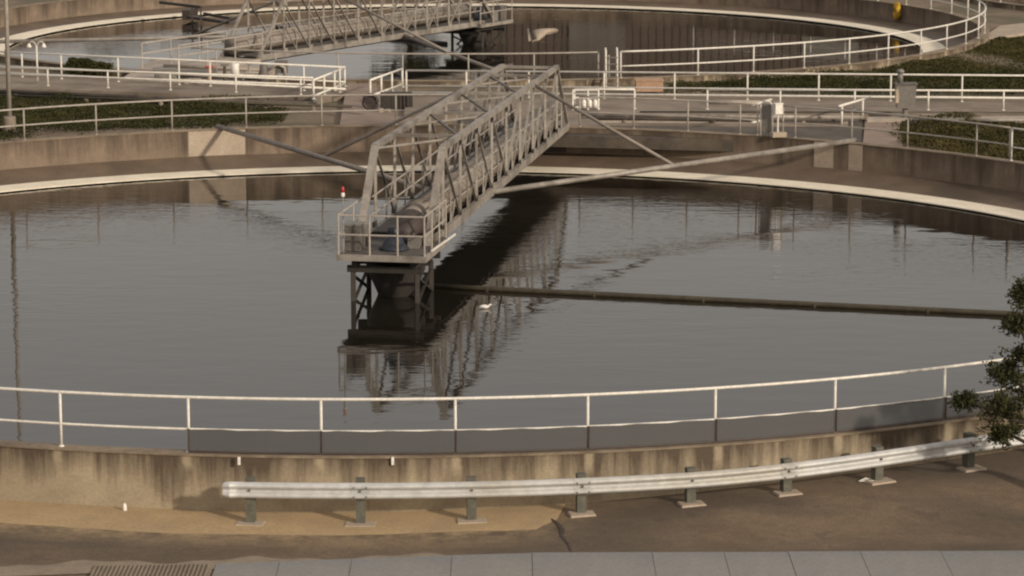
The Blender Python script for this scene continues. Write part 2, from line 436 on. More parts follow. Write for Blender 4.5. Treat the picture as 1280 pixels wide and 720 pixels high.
# ------------------------------------------------------------------ railings
_posts = {}
def post_mesh(h, r, mat, foot=True):
    k = (round(h, 3), r, mat.name)
    if k not in _posts:
        mb = MB(); mb.tube([(0, 0, 0), (0, 0, h)], r, 8)
        if foot: mb.lathe((0, 0, 0), [(r * 2.1, 0), (r * 2.1, .012), (r * 1.3, .03)], 10)
        me = bpy.data.meshes.new('post'); me.from_pydata(mb.v, [], mb.f); me.materials.append(mat)
        for p in me.polygons: p.use_smooth = len(p.vertices) == 4
        _posts[k] = me
    return _posts[k]
def railing(label, base, posts, h=1.05, mids=(.5,), r=.03, mat=None, group=None, name='railing', rail_h=None, closed_end=False, cat='railing', toe=None):
    mat = mat or M['rail']; base = [Vector(p) for p in base]
    t = thing(name, label, cat, base[0], group)
    up = Vector((0, 0, 1))
    MB().tube([p + up * h for p in base], r * 1.08, 8).build('top_rail', mat, t, True)
    for z in mids: MB().tube([p + up * z for p in base], r * .9, 8).build('mid_rail', mat, t, True)
    if toe: MB().tube([p + up * toe for p in base], r * 1.35, 8).build('toe_rail', mat, t, True)
    me = post_mesh(h, r, mat)
    for p in posts: inst(me, 'post', t, p)
    return t
def arc(c, r, a0, a1, z=0, step=1.2):
    n = max(2, int(abs(a1 - a0) / step)); return [pol(c, r, R(a0 + (a1 - a0) * i / n), z) for i in range(n + 1)]
def ang(px, py, c=C1, z=0):
    p = W(px, py, z); return math.degrees(math.atan2(p.y - c.y, p.x - c.x))
recess_shade(640, 706)
RR = R1 - .17
STEP = 5.91; PH = -85.5
fa = [PH + STEP * k for k in range(-21, 22)]
front = railing('long white pipe railing with grey mesh screens on the near basin rim',
                arc(C1, RR, fa[0], fa[-1]), [pol(C1, RR, R(a)) for a in fa], 1.05, (.44,), .027)
for k in range(-2, 12):      # mesh screens from the third visible post to the right
    a0 = PH + STEP * k + .03; a1 = PH + STEP * (k + 1) - .03
    if a1 > -25: break
    mb = MB(); n = 8
    for i in range(n + 1):
        for z in (.015, .455):
            sag = .012 * math.sin(i * 2.1 + k) if z > .1 else 0
            mb.v.append(pol(C1, RR + .045 + .006 * math.sin(i * 1.3 + k * 2), R(a0 + (a1 - a0) * i / n), z + sag))
    mb.f = [(2 * i, 2 * i + 2, 2 * i + 3, 2 * i + 1) for i in range(n)]
    mb.build('mesh_screen', M['screen'], front)
    MB().tube([pol(C1, RR + .04, R(a0 + (a1 - a0) * i / n), .02) for i in range(n + 1)], .026, 6).build('screen_hem', M['dark_steel'], front)
    MB().tube([pol(C1, RR + .05, R(a0), .0), pol(C1, RR + .05, R(a0), .46)], .02, 6).build('screen_seam', M['dark_steel'], front)
for px in (299, 491):
    p = W(px, 571, 0); MB().box((p.x, p.y - .03, -.07), (.05, .03, .15)).build('white_tag', M['white'], front)
# back rim: left run, right run with closer posts, then the run right of the gate
aL = [ang(x, y) for x, y in ((403, 158), (310, 161), (218, 164.5), (125, 170), (31, 175))]
st = aL[1] - aL[0]; aL = [aL[0] - st * .98] + aL
while aL[-1] < 144: aL.append(aL[-1] + 6.1)
aL.append(150.4)
railing('dull white pipe railing on the far rim left of the near truss bridge',
        arc(C1, RR, aL[0] - 5.5, aL[-1]), [pol(C1, RR, R(a)) for a in [aL[0] - 5.5] + aL], 1.05, (.5,), .029, M['rail_dull'])
aR = [ang(x, y) for x, y in ((722, 160), (790, 161.5), (856, 165), (921, 168.5), (944, 169.5))]
railing('dull white pipe railing on the far rim between near bridge and panelled gate',
        arc(C1, RR, aR[0], aR[-1]), [pol(C1, RR, R(a)) for a in aR], 1.05, (.5,), .029, M['rail_dull'])
aG = [ang(x, y) for x, y in ((978, 171), (994, 172), (1066, 177.5), (1127, 186), (1205, 197))]
while aG[-1] > 45: aG.append(aG[-1] - 5.9)
aG.append(38.8)
railing('dull white pipe railing on the far rim right of the small panelled gate',
        arc(C1, RR, aG[0], aG[-1]), [pol(C1, RR, R(a)) for a in aG], 1.05, (.5,), .029, M['rail_dull'])
# second and third basin
R2r = R2 - .17
def ang2(x, y): return ang(x, y, C2)
n2 = [ang2(x, y) for x, y in ((1217, 55), (1192, 61), (1157, 69), (1115, 76), (1063, 83), (1004, 88))]
right2 = [-i * 6.0 for i in range(0, 14)]
a_gate_r = ang2(792, 103); a_gate_l = ang2(762, 104)
pr = []; a = 12.0
while a > a_gate_r + 2: pr.append(a); a -= 6.05
railing('white pipe railing curving along the right rim of the second basin', arc(C2, R2r, 60, a_gate_r),
        [pol(C2, R2r, R(a)) for a in [60 - 6 * i for i in range(8)] + pr + [a_gate_r]], 1.05, (.47,), .033)
pl = []; a = a_gate_l
end2 = ang2(240, 92)
while a > end2: pl.append(a); a -= 6.05
railing('dull pipe railing on the near rim of the second basin behind the truss bridge', arc(C2, R2r, a_gate_l, end2),
        [pol(C2, R2r, R(a)) for a in pl], 1.05, (), .031, M['rail_dull'])
railing('white pipe railing on the third basin in the top right corner', arc(C3, R3 - .17, 150, 262),
        [pol(C3, R3 - .17, R(150 + 6 * i)) for i in range(19)], 1.05, (.5,), .033)

# straight channel railings
def line_pts(a, b, first, sp):
    d = (b - a); L = d.length; d.normalize(); out = []; s_ = first
    while s_ <= L + .01: out.append(a + d * s_); s_ += sp
    return out
def pposts(xs, a, b):
    """posts on the line a-b where the photograph shows them (pixel columns)"""
    out = []
    for x in xs:
        k = (x - 640) / F_PX
        # X = k * (Y*CP + CAM_H*SP)
        d = b - a; t = (k * (a.y * CP + CAM_H * SP) - a.x) / (d.x - k * d.y * CP); out.append(a + d * t)
    return out
Aa, Ab = W(508, 121, 0), W(1280, 128, 0); Ab = Aa + (Ab - Aa) * 1.6
railing('tall white railing on the far edge of the straight channel, right half', [Aa, Ab],
        pposts([508, 583, 661, 755, 843, 934, 1023, 1113, 1202, 1291, 1380, 1470], Aa, Ab), 1.0, (.42,), .033, toe=.16)
Ba, Bb = W(718, 136, 0), W(1280, 138, 0)
Bb = Ba + (Bb - Ba) * 1.5
p_ = pposts([718, 748, 793], Ba, Bb)
railing('short low white railing on the near channel edge beside the stored white gear', [p_[0], p_[2]], p_, .72, (), .035, group='low railings on the near edge of the channel')
p_ = pposts([884, 975, 1068, 1160, 1254, 1346], Ba, Bb)
railing('long low white railing on the near channel edge, right of the orange block', [p_[0], p_[-1]], p_, .72, (), .035, group='low railings on the near edge of the channel')
La, Lb = W(0, 95, 0), W(432, 116, 0); La = La + (La - Lb) * .25
railing('tall white railing on the far edge of the channel, left half', [La, Lb], pposts([-60, 28, 77, 148, 224, 263, 380, 425], La, Lb), .98, (.42,), .033, toe=.14)
Lc, Ld = W(0, 105, 0), W(392, 119, 0); Lc = Lc + (Lc - Ld) * .25
railing('low white railing on the near edge of the channel, left half', [Lc, Ld], pposts([-40, 60, 135, 213, 295, 376, 391], Lc, Ld), .66, (.40,), .033)
def siderail(px, label):
    b0, b1 = W(*px[0], 0), W(*px[1], 0)
    ps = [b0.lerp(b1, k / 3) for k in range(4)]
    t = railing(label, [b0, b1], ps, .72, (.12,), .04, group='short railings either side of the crossing path')
    d = Vector((.02, 0, 0)); MB().hexa([b0 - d + Vector((0, 0, -.3)), b0 + d + Vector((0, 0, -.3)), b1 + d + Vector((0, 0, -.3)), b1 - d + Vector((0, 0, -.3)),
        b0 - d + Vector((0, 0, .1)), b0 + d + Vector((0, 0, .1)), b1 + d + Vector((0, 0, .1)), b1 - d + Vector((0, 0, .1))]).build('kick_panel', M['grey'], t)
siderail([(392, 124), (431, 108)], 'short white railing on the left side of the crossing path')
siderail([(463, 124), (503, 109)], 'short white railing on the right side of the crossing path')
# stub hand rail by the wall, right
b0, b1 = W(1052, 157, -.2), W(1078, 149, -.2)
railing('tiny white handrail by the path end near the grey cabinet', [b0 - (b1 - b0) * .15, b1 + (b1 - b0) * .35], [b0, b1], .72, (), .04)

# ------------------------------------------------------------------ channel, paths
def slab(name, pts, z0, z1, mat, kind='structure'):
    mb = MB(); n = len(pts)
    mb.v = [Vector((p.x, p.y, z0)) for p in pts] + [Vector((p.x, p.y, z1)) for p in pts]
    mb.f = [tuple(range(n))[::-1], tuple(range(n, 2 * n))] + [(i, (i + 1) % n, n + (i + 1) % n, n + i) for i in range(n)]
    return tag(mb.build(name, mat), kind=kind)
slab('channel_walkway', [W(505, 142, 0), W(1400, 142, 0), Ab + Vector((0, .2, 0)), Aa + Vector((0, .2, 0))], -1, -.004, M['concrete'])
slab('channel_walkway', [W(-80, 107, 0), W(396, 122, 0), W(431, 115, 0), W(431, 113, 0), W(-80, 89, 0)], -1, -.004, M['concrete'])
slab('channel_kerb', [W(396, 122, 0), W(-80, 107, 0), W(-80, 110, 0), W(396, 125, 0)][::-1], -1, -.12, M['concrete_dark'])
slab('path', [W(424, 163, -.2), W(560, 163, -.2), W(474, 126, -.2), W(470, 104, -.2), W(434, 104, -.2)], -.6, -.13, M['path'])
slab('path', [W(1078, 185, -.2), W(1130, 190, -.2), W(1122, 148, -.2), W(1082, 148, -.2)], -.6, -.16, M['path'])
slab('apron', [W(575, 168, -.25), W(1078, 181, -.25), W(1078, 152, -.25), W(575, 146, -.25)], -.6, -.20, M['concrete_dark'])
slab('landing', [pol(C1, R1 - .05, R(a), 0) for a in (83, 80.5, 78, 75.5)] + [W(735, 142, -.1), W(640, 142, -.1)], -.6, -.03, M['concrete'])
slab('path', [W(1222, 52, -.2), W(1300, 40, -.2), W(1300, 28, -.2), W(1250, 34, -.2)], -.6, -.13, M['patch'])
# low concrete steps / kerbs seen as bands in front of the channel
for (y0, y1, z) in ((147, 150.5, -.10), (153.5, 156, -.16)):
    slab('channel_kerb', [W(730, y1, z), W(1060, y1 + 1, z), W(1060, y0 + 1, z), W(730, y0, z)], -.6, z, M['concrete_pale'] if z > -.12 else M['concrete'])
slab('channel_kerb', [W(1084, 149, -.05), W(1330, 147, -.05), W(1330, 144.5, -.05), W(1084, 146, -.05)], -.6, -.05, M['concrete_pale'])
# service pipes
def pipe(label, pts, r, mat, group=None, supports=True):
    t = thing('service_pipe', label, 'pipe', pts[0], group)
    MB().tube(pts, r, 12).build('pipe_run', mat, t, True)
    d = (pts[-1] - pts[0]); n = max(2, int(d.length / 3))
    for i in range(n):
        p = pts[0].lerp(pts[-1], (i + .5) / n); MB().lathe((p.x, p.y, p.z - r - .12), [(.1, -.12), (.08, .14)], 8).build('pipe_support', M['concrete'], t)
pipe('pale service pipe lying low in front of the right channel', [W(725, 144, .0), W(1080, 147, .0)], .075, M['galv'])
pipe('thin dark conduit low in front of the right channel', [W(725, 148.5, -.05), W(1060, 150.5, -.05)], .045, M['concrete_dark'])
pipe('long rust brown pipe running at the foot of the low right channel railing', [W(800, 140.5, .0), W(1330, 141.5, .0)], .05, M['boom'])
pipe('pale thin pipe at the right edge before the ivy bed', [W(1140, 150, -.05), W(1340, 150.5, -.05)], .06, M['galv'])
pipe('dark service pipe along the ground behind the left ivy bed', [W(-30, 113, -.02), W(385, 130, -.02)], .085, M['concrete_dark'])
pipe('rust brown thin pipe above the left ivy bed', [W(-30, 118, -.05), W(440, 133, -.05)], .05, M['boom'])
pipe('pale blue grey pipe stub behind the gate', [W(884, 128, .05), W(950, 129, .05)], .10, M['concrete_pale'])

# ------------------------------------------------------------------ truss bridges
def bridge(c, ux, uy, label, cat, pl, end, strut_end, brace_k, sfirst, landing=None, detail=True):
    U = Vector((ux, uy, 0)).normalized(); V = Vector((-U.y, U.x, 0)); Z = Vector((0, 0, 1))
    def L(u, v, z): return c + U * u + V * v + Z * z
    t = thing('truss_bridge', label, cat, c.copy())
    hw = .93; H = 2.35; K = 9
    top = [1.0 + pl * k for k in range(K)]       # top nodes
    bot = [-1.2] + top[:] + [top[-1] + pl]
    g = M['galv']
    for s in (-1, 1):
        v = s * hw
        MB().bar(L(bot[0] + .9, v, .02), L(bot[-1] + .1, v, .02), .12, .24).build('bottom_chord', g, t)
        MB().bar(L(top[0] - .06, v, H), L(top[-1] + .06, v, H), .15, .15).build('top_chord', g, t)
        MB().bar(L(top[0], v, H), L(bot[0], v, 0), .19, .15).build('end_post', g, t)
        MB().bar(L(top[-1], v, H), L(bot[-1], v, 0.05), .11, .1).build('end_post', g, t)
        for k in range(K):
            MB().bar(L(top[k], v, H - .08), L(top[k], v, .1), .075, .075).build('vertical', g, t)
            if k < K - 1:
                a, b_ = (L(top[k], v, H - .08), L(top[k + 1], v, .1)) if k < 4 else (L(top[k + 1], v, H - .08), L(top[k], v, .1))
                MB().bar(a, b_, .07, .05).build('diagonal', g, t)
        for k in range(-1, K):
            um = (top[k] if k >= 0 else top[0] - pl) + pl / 2
            if um > bot[-1]: continue
            if k >= 0: MB().bar(L(um, v * .97, .12), L(um, v * .97, 1.1), .04, .04).build('rail_post', g, t)
            if 0 <= k < K - 1: MB().bar(L(top[k + 1], v, H * .55), L(um, v, .1 if k % 2 else .2), .035, .035).build('sub_diagonal', g, t)
        for k in range(K):
            MB().box(L(top[k], v * 1.075, .13), (.34, .014, .3), math.atan2(U.y, U.x), .8).build('gusset_plate', g, t)
            MB().box(L(top[k], v * 1.09, H - .12), (.3, .014, .22), math.atan2(U.y, U.x)).build('gusset_plate', g, t)
        for z in (1.08, .6):
            MB().tube([L(bot[0] + (1.5 if z > 1 else 1.2), v * .93, z), L(bot[-1] - .4, v * .93, z)], .024, 6).build('hand_rail', M['rail_dull'], t)
    for k in range(K):
        if k in (1, 3, 5, 7, 8) or not detail: MB().bar(L(top[k], -hw, H - .02), L(top[k], hw, H - .02), .10, .09).build('cross_beam', g, t)
    for k in (0, 2, 4, 6):
        MB().bar(L(top[k], hw, H - .05), L(top[k + 1], -hw, H - .05), .06, .05).build('wind_brace', g, t)
    for k in (1, 3, 5):
        MB().bar(L(top[k], -hw, H - .05), L(top[k + 2], hw, H - .05), .07, .06).build('wind_brace', M['galv_dark'], t)
    for k in range(len(bot)):
        u = max(bot[k], -.2)
        MB().bar(L(u, -hw - .03, -.05), L(u, hw + .03, -.05), .1, .16).build('floor_beam', M['pier_steel'], t)  # near black colour stands for the shade beneath the deck
    MB().bar(L(.3, .42, .12), L(bot[-1] + (0 if not landing else .2), .42, .12), .86, .05).build('walkway', M['deck'], t)
    MB().bar(L(-.3, -.05, -.16), L(bot[-1] - .1, -.05, -.16), 1.7, .04).build('underside_shade_sheet', M['dark_steel'], t)  # dark sheet carries the shade of the bridge underside as colour
    # inlet pipe, turning down at the platform
    pts = [L(bot[-1] + .1, -.36, .50), L(top[4], -.36, .50), L(-.45, -.36, .50)]; el_ = [L(-.45, -.36, .5)]
    for k in range(1, 7):
        a = k * PI / 12; el_.append(L(-.45 - .5 * math.sin(a), -.36, .50 - .5 * (1 - math.cos(a))))
    MB().tube(el_, .415, 18).build('pipe_elbow', M['dark_steel'], t, True)
    ip = MB().tube(pts, .40, 18).build('inlet_pipe', M['pipe'], t, True)
    for k in range(0, K, 2):
        MB().tube([L(top[k] - .04, -.36, .5), L(top[k] + .04, -.36, .5)], .45, 18).build('flange', M['pipe'], ip)
    # platform
    MB().hexa([L(-2.65, -1.18, -.16), L(-2.65, 1.2, -.16), L(.45, 1.2, -.16), L(.45, -1.18, -.16), L(-2.65, -1.18, 0), L(-2.65, 1.2, 0), L(.45, 1.2, 0), L(.45, -1.18, 0)][::1]).build('platform', g, t)
    MB().hexa([L(-2.55, -1.1, .004), L(-2.55, 1.12, .004), L(.4, 1.12, .004), L(.4, -1.1, .004), L(-2.55, -1.1, .02), L(-2.55, 1.12, .02), L(.4, 1.12, .02), L(.4, -1.1, .02)]).build('platform_grating', M['deck'], t)
    rl = [L(.4, 1.15, 0), L(-2.6, 1.15, 0), L(-2.6, -1.13, 0), L(.35, -1.13, 0)]
    for z in (1.03, .52): MB().tube([p + Z * z for p in rl], .026, 6).build('platform_rail', M['rail_dull'], t)
    for (u, v) in ((.4, 1.15), (-.8, 1.15), (-2.6, 1.15), (-2.6, .32), (-2.6, -.42), (-2.6, -1.13), (-1.6, -1.13), (-.6, -1.13), (.35, -1.13)):
        MB().tube([L(u, v, 0), L(u, v, 1.05)], .028, 6).build('rail_post', M['rail_dull'], t)
    MB().bar(L(-2.0, -1.2, .05), L(.7, -1.32, .05), .04, .05).build('toe_board', M['rail'], t)
    # raking struts back to the rim
    for s in (-1, 1):
        a = L(sfirst, s * hw, 0); b_ = L(strut_end[0], s * strut_end[1], .05)
        MB().tube([a, b_], .085, 12).build('raking_strut', M['galv'] if s < 0 else M['strut'], t, True)
        q = (strut_end[2] - hw) / (strut_end[1] - hw); m_ = a.lerp(b_, q)
        MB().tube([L(top[brace_k], s * hw, H), m_], .055, 10).build('tie_rod', M['strut'], t, True)
    if landing:
        for s in (-1, 1):
            v = s * hw
            for z in (1.05, .62): MB().tube([L(bot[-1] - .3, v, z), L(landing, v, z)], .035, 6).build('hand_rail', M['rail_dull'], t)
            n = 3
            for i in range(n + 1):
                u = bot[-1] - .3 + (landing - bot[-1] + .3) * i / n
                MB().tube([L(u, v, 0), L(u, v, 1.05)], .035, 6).build('rail_post', M['rail_dull'], t)
        MB().bar(L(bot[-1], 0, -.08), L(landing + .3, 0, -.08), 2.1, .16).build('landing_slab', M['concrete_pale'], t)
    # pier under the platform
    p = thing('centre_pier', 'dark concrete column in a cross braced steel frame under ' + ('the near' if detail else 'the second') + ' bridge platform', 'pier', c + Vector((0, 0, -2.4)))
    sx, sy = -1.15, -.05
    cc = L(sx + .1, -.05, 0)
    MB().lathe((cc.x, cc.y, 0), [(.42, -2.4), (.42, -1.5), (.5, -1.25), (.78, -.62), (.78, -.5)], 20).build('column', M['pier_steel'], p, True)
    for v in (.78, -.78):
        MB().bar(L(-2.35, v, -.26), L(.3, v, -.26), .16, .2).build('cap_beam', M['pier_steel'], p)
    for u in (-2.2, -.95, .2):
        MB().bar(L(u, -1.0, -.44), L(u, 1.0, -.44), .14, .17).build('cap_beam', M['pier_steel'], p)
    for u in (-2.2, -.3):
        for v in (.85, -.85):
            MB().bar(L(u, v, -.5), L(u, v, -2.4), .12, .12).build('leg', M['pier_steel'], p)
    for v in (.85, -.85):
        MB().bar(L(-2.2, v, -.62), L(-.3, v, -1.3), .07, .06).build('brace', M['pier_steel'], p)
        MB().bar(L(-2.2, v, -1.35), L(-.3, v, -.7), .07, .06).build('brace', M['pier_steel'], p)
    for u in (-2.2, -.3):
        pass
    # drive unit on the platform
    d = thing('drive_unit', ('blue motor on a grey gearbox standing on the near bridge platform' if detail else 'motor and gearbox on the second bridge platform'), 'drive unit', L(-1.75, -.15, .02))
    q = L(-1.75, -.15, .02)
    MB().lathe(q, [(.40, 0), (.40, .05), (.34, .09), (.22, .30), (.20, .34)], 18).build('gearbox', M['motor'], d, True)
    MB().lathe(q + Z * .34, [(.15, 0), (.17, .03), (.17, .22), (.13, .27), (.05, .29)], 16).build('motor', M['motor'], d, True)
    MB().box(L(-1.35, -.62, .14), (.42, .3, .24), math.atan2(U.y, U.x)).build('terminal_box', M['grey'], d)
    k = thing('control_cabinet', ('grey control cabinets on the left side of the near bridge platform' if detail else 'grey cabinet on the second bridge platform'), 'cabinet', L(-1.9, .85, .02))
    a0 = math.atan2(U.y, U.x)
    MB().box(L(-1.95, .86, .36), (.55, .4, .66), a0).build('cabinet_body', M['galv_dark'], k)
    MB().box(L(-1.95, .86, .71), (.6, .45, .04), a0).build('cabinet_lid', M['grey'], k)
    MB().box(L(-1.2, .88, .28), (.5, .34, .5), a0).build('cabinet_body', M['grey'], k)
    return L
L1 = bridge(C1, .165, .986, 'near steel truss footbridge from the rim to the centre of the near basin', 'bridge', 2.56, 24.1, (21.75, 11.0, 5.7), 6, 8.7)
L2 = bridge(C2, -.5, -.866, 'second steel truss footbridge at the top of the view, reaching over the second basin', 'bridge', 1.95, 19, (19.9, 14.3, 7.0), 6, 6.9, landing=24.2, detail=False)

# beacon on the platform corner
q = L1(-2.45, 1.05, 0)
t = thing('beacon', 'small red and white beacon on a thin pole at the near platform corner', 'beacon', q)
MB().tube([q + Vector((0, 0, .02)), q + Vector((0, 0, 1.5))], .016, 6).build('pole', M['galv'], t)
MB().lathe(q + Vector((0, 0, 1.48)), [(.035, 0), (.05, .02), (.05, .10), (.035, .12)], 12).build('housing', M['white'], t, True)
MB().lathe(q + Vector((0, 0, 1.60)), [(.04, 0), (.045, .03), (.04, .12), (.02, .16)], 12).build('lens', M['red'], t, True)

# skimmer booms
def boom(label, c, a0, r0, r1, rad, mat, WATER=-1.3):
    t = thing('skimmer_boom', label, 'skimmer arm', pol(c, r0, a0, WATER))
    MB().tube([pol(c, r0 + (r1 - r0) * i / 12, a0, WATER + .05) for i in range(13)], rad, 10).build('boom_pipe', mat, t, True)
    MB().bar(pol(c, r0, a0, WATER - .05), pol(c, r1, a0, WATER - .05), .03, .24).build('blade', mat, t)
    n = 7
    for i in range(n):
        p = pol(c, r0 + (r1 - r0) * (i + .5) / n, a0, WATER + .04); MB().lathe(p, [(rad * 1.12, -.04), (rad * 1.12, .04)], 10).build('clamp', mat, t)
    return t
pA, pB = W(545, 367, WATER), W(1270, 395, WATER)
aB = math.atan2(pB.y - C1.y, pB.x - C1.x)
boom('long dark floating boom reaching right from the centre pier of the near basin', C1, aB, .9, 21.4, .075, M['boom'])
pS = W(290, 34, WATER)
aS = math.atan2(pS.y - C2.y, pS.x - C2.x)
boom('dark skimmer boom on the second basin behind its truss bridge', C2, aS, 1.2, 13.6, .10, M['dark_steel'], WATER2)
def scum():
    c = W(262, 34, -.9)
    t = thing('scum_trough', 'dark steel scum trough and beam near the far rim of the second basin', 'scum trough', (c.x, c.y, WATER))
    def P(px, py, z=-.75): return W(px, py, z)
    a, b_ = P(238, 21), P(291, 29); 
    MB().bar(a, b_, .5, .12).build('trough', M['dark_steel'], t)
    MB().bar(P(255, 17, -.5), P(292, 24, -.5), .1, .14).build('trough_rim', M['dark_steel'], t)
    MB().bar(P(200, 3, -.1), P(252, 9, -.1), .14, .14).build('beam', M['dark_steel'], t)
    for x in (240, 251): 
        p = P(x, 9 if x > 245 else 7, -.1); MB().bar(p, (p.x, p.y, -2), .09).build('hanger', M['dark_steel'], t)
    MB().bar(P(232, 19), P(243, 15), .4, .5).build('end_box', M['dark_steel'], t)
scum()

# ------------------------------------------------------------------ guardrail
GR = 25.2
def gz(x): return -.28 + .16 * sm(x, 3.2, 9.6)
def gpt(a, dr=0, dz=0):
    p = pol(C1, GR + dr, R(a)); p.z = gz(p.x) + dz; return p
g = thing('guardrail', 'galvanised corrugated crash guardrail curving along the road before the basin wall', 'guardrail', pol(C1, GR, R(-94), -1.1))
prof = [(0, 0), (.05, -.02), (.088, -.05), (.088, -.085), (.05, -.115), (.004, -.14), (.004, -.17), (.05, -.195), (.088, -.225), (.088, -.26), (.05, -.29), (0, -.31)]
mb = MB(); n = 140; a0, a1 = -95.05, -35
for i in range(n + 1):
    a = a0 + (a1 - a0) * i / n
    for s_, off in ((0, 0), (1, -.008)):
        for (dr, dz) in (prof if s_ == 0 else prof[::-1]): mb.v.append(gpt(a, dr + off, dz))
k = len(prof) * 2
for i in range(n):
    for q in range(k):
        q2 = (q + 1) % k; mb.f.append((i * k + q, i * k + q2, (i + 1) * k + q2, (i + 1) * k + q))
mb.f.append(tuple(range(k))); mb.build('beam', M['beam'], g, True)
mb = MB()                               # rounded end wing
for i in range(7):
    a = -95.05 - .28 * i / 6; sc = math.sqrt(max(0, 1 - (i / 6.2) ** 2))
    for (dr, dz) in prof: mb.v.append(gpt(a, dr * (1 - .5 * i / 6) + .02 * i / 6, -.155 + (dz + .155) * (.72 + .28 * sc)))
k = len(prof)
for i in range(6):
    for q in range(k - 1): mb.f.append((i * k + q, i * k + q + 1, (i + 1) * k + q + 1, (i + 1) * k + q))
mb.build('end_wing', M['beam'], g, True)
for a in (-89.6, -80.3, -71.16, -62.0, -52.8, -43.6):     # overlapped splices with bolts
    mb = MB(); k = len(prof)
    for i in range(5):
        aa = a - .38 + .76 * i / 4
        for (dr, dz) in prof: mb.v.append(gpt(aa, dr + .005, dz * 1.015 + .003))
    for i in range(4):
        for q in range(k - 1): mb.f.append((i * k + q, i * k + q + 1, (i + 1) * k + q + 1, (i + 1) * k + q))
    sp_ = mb.build('splice_plate', M['beam'], g)
    for da in (-.26, .26):
        for z in (-.07, -.245):
            p = gpt(a + da, .09, z); dv_ = Vector((math.cos(R(a)), math.sin(R(a)), 0)); MB().tube([p, p + dv_ * .02], .016, 6).build('bolt', M['galv_dark'], sp_)
posts_a = [-94.22, -89.6, -84.95, -80.3, -75.53, -71.16, -66.75, -62.0, -57.4, -52.8, -48.2, -43.6, -39]
for a in posts_a:
    p = pol(C1, GR - .12, R(a)); zg = hz(p.x, p.y); zt = gz(p.x) + .06
    MB().box((p.x, p.y, (zg - .3 + zt) / 2), (.17, .17, zt - zg + .3), R(a)).build('post', M['post_wood'], g)
    p2 = gpt(a, -.075); MB().box((p2.x, p2.y, p2.z - .155), (.10, .15, .34), R(a)).build('block', M['post_wood'], g)
    p3 = pol(C1, GR - .02, R(a)); w = random.uniform(.5, .66)
    MB().box((p3.x, p3.y, zg + .012), (.36, w, .07), R(a) + random.uniform(-.05, .05), .9).build('footing', M['patch'], g)
    pb = gpt(a, .02, -.155); dirv = Vector((math.cos(R(a)), math.sin(R(a)), 0)); MB().tube([pb, pb + dirv * .03], .02, 8).build('bolt', M['galv_dark'], g)
for a in (-91.9, -87.3, -82.6, -73.3, -68.9, -64.4):
    p = gpt(a, -.02, -.06); 

# ------------------------------------------------------------------ trench covers and small things in front
xs = [270, 350, 440, 565, 665, 815, 905, 985, 1075, 1175, 1290, 1400]
def edge_y(x): return 705 - (x - 270) * 14.0 / 370 if x < 640 else 691 - (x - 640) * 3 / 640
words = ['first', 'second', 'third', 'fourth', 'fifth', 'sixth', 'seventh', 'eighth', 'ninth', 'tenth', 'eleventh']
for i in range(len(xs) - 1):
    a = W(xs[i], edge_y(xs[i]), -1.06); b_ = W(xs[i + 1], edge_y(xs[i + 1]), -1.06)
    d = (b_ - a); d.normalize(); a2 = a + d * .005; b2 = b_ - d * .005; dn = Vector((0, -3.4, 0)); zz = Vector((0, 0, .004 * math.sin(i * 1.9)))
    mb = MB().hexa([a2 + dn - Vector((0, 0, .05)), b2 + dn - Vector((0, 0, .05)), b2 - Vector((0, 0, .05)), a2 - Vector((0, 0, .05)), a2 + dn + zz, b2 + dn + zz, b2 + zz, a2 + zz])
    nr = 0
    for k in range(1, nr):
        q = a2.lerp(b2, k / nr) + zz; mb.bar(q + Vector((0, 0, .003)), q + dn + Vector((0, 0, .003)), .018, .012)
    single(mb, 'trench_cover', M['sheet'], f'smooth blue grey trench cover plate, {words[i]} from the left end of its row', 'cover plate', (a + b_) / 2 - Vector((0, 0, .05)), 'smooth trench cover plates along the bottom')
mb = MB(); a = W(118, 707.5, -1.06); b_ = W(267, 705.5, -1.06); d = b_ - a; Ln = d.length; d.normalize(); dn = Vector((0, -3.4, 0))
mb.hexa([a + dn - Vector((0, 0, .05)), b_ + dn - Vector((0, 0, .05)), b_ - Vector((0, 0, .05)), a - Vector((0, 0, .05)), a + dn, b_ + dn, b_, a])
n = int(Ln / .075)
for k in range(n):
    q = a + d * (.04 + k * .075); mb.bar(q + Vector((0, 0, .012)), q + dn + Vector((0, 0, .012)), .03, .03)
single(mb, 'ribbed_cover', M['dust'], 'dusty brown ribbed cover plate left of the smooth plates', 'cover plate', (a + b_) / 2 - Vector((0, 0, .05)))
p = W(1084, 603, hz(6.7, 53.5)); p.z = hz(p.x, p.y) + .03
mb = MB().hexa([p + Vector(q) for q in ((-.17, -.05, 0), (.1, -.09, 0), (.2, .06, 0), (-.02, .1, 0), (-.17, -.05, .012), (.1, -.09, .03), (.2, .06, .012), (-.02, .1, .04))])
single(mb, 'paper_scrap', M['white'], 'crumpled white paper on the asphalt beside a guardrail footing', 'litter', p)
p = W(156, 640, -1.1); p.z = hz(p.x, p.y)
single(MB().lathe(p, [(.035, 0), (.04, .03), (.035, .13), (.015, .17)], 10), 'marker_peg', M['white'], 'little white marker peg in the sand at the foot of the wall', 'peg', p, smooth=True)

# duck-like gull floating near the boom
p = W(605, 385.5, WATER)
g_ = MB()
body = [(-.17, .045, .01), (-.13, .06, .035), (-.06, .065, .065), (.03, .065, .075), (.11, .06, .06), (.16, .085, .04), (.19, .13, .034), (.225, .145, .03), (.25, .14, .014), (.285, .135, .006)]
g_.tube([p + Vector((x * .75, 0, z * .7)) for x, z, r_ in body], [r_ * .75 for x, z, r_ in body], 12)
single(g_, 'gull', M['white'], 'small pale bird floating beside the dark boom near the pier', 'bird', p, smooth=True)
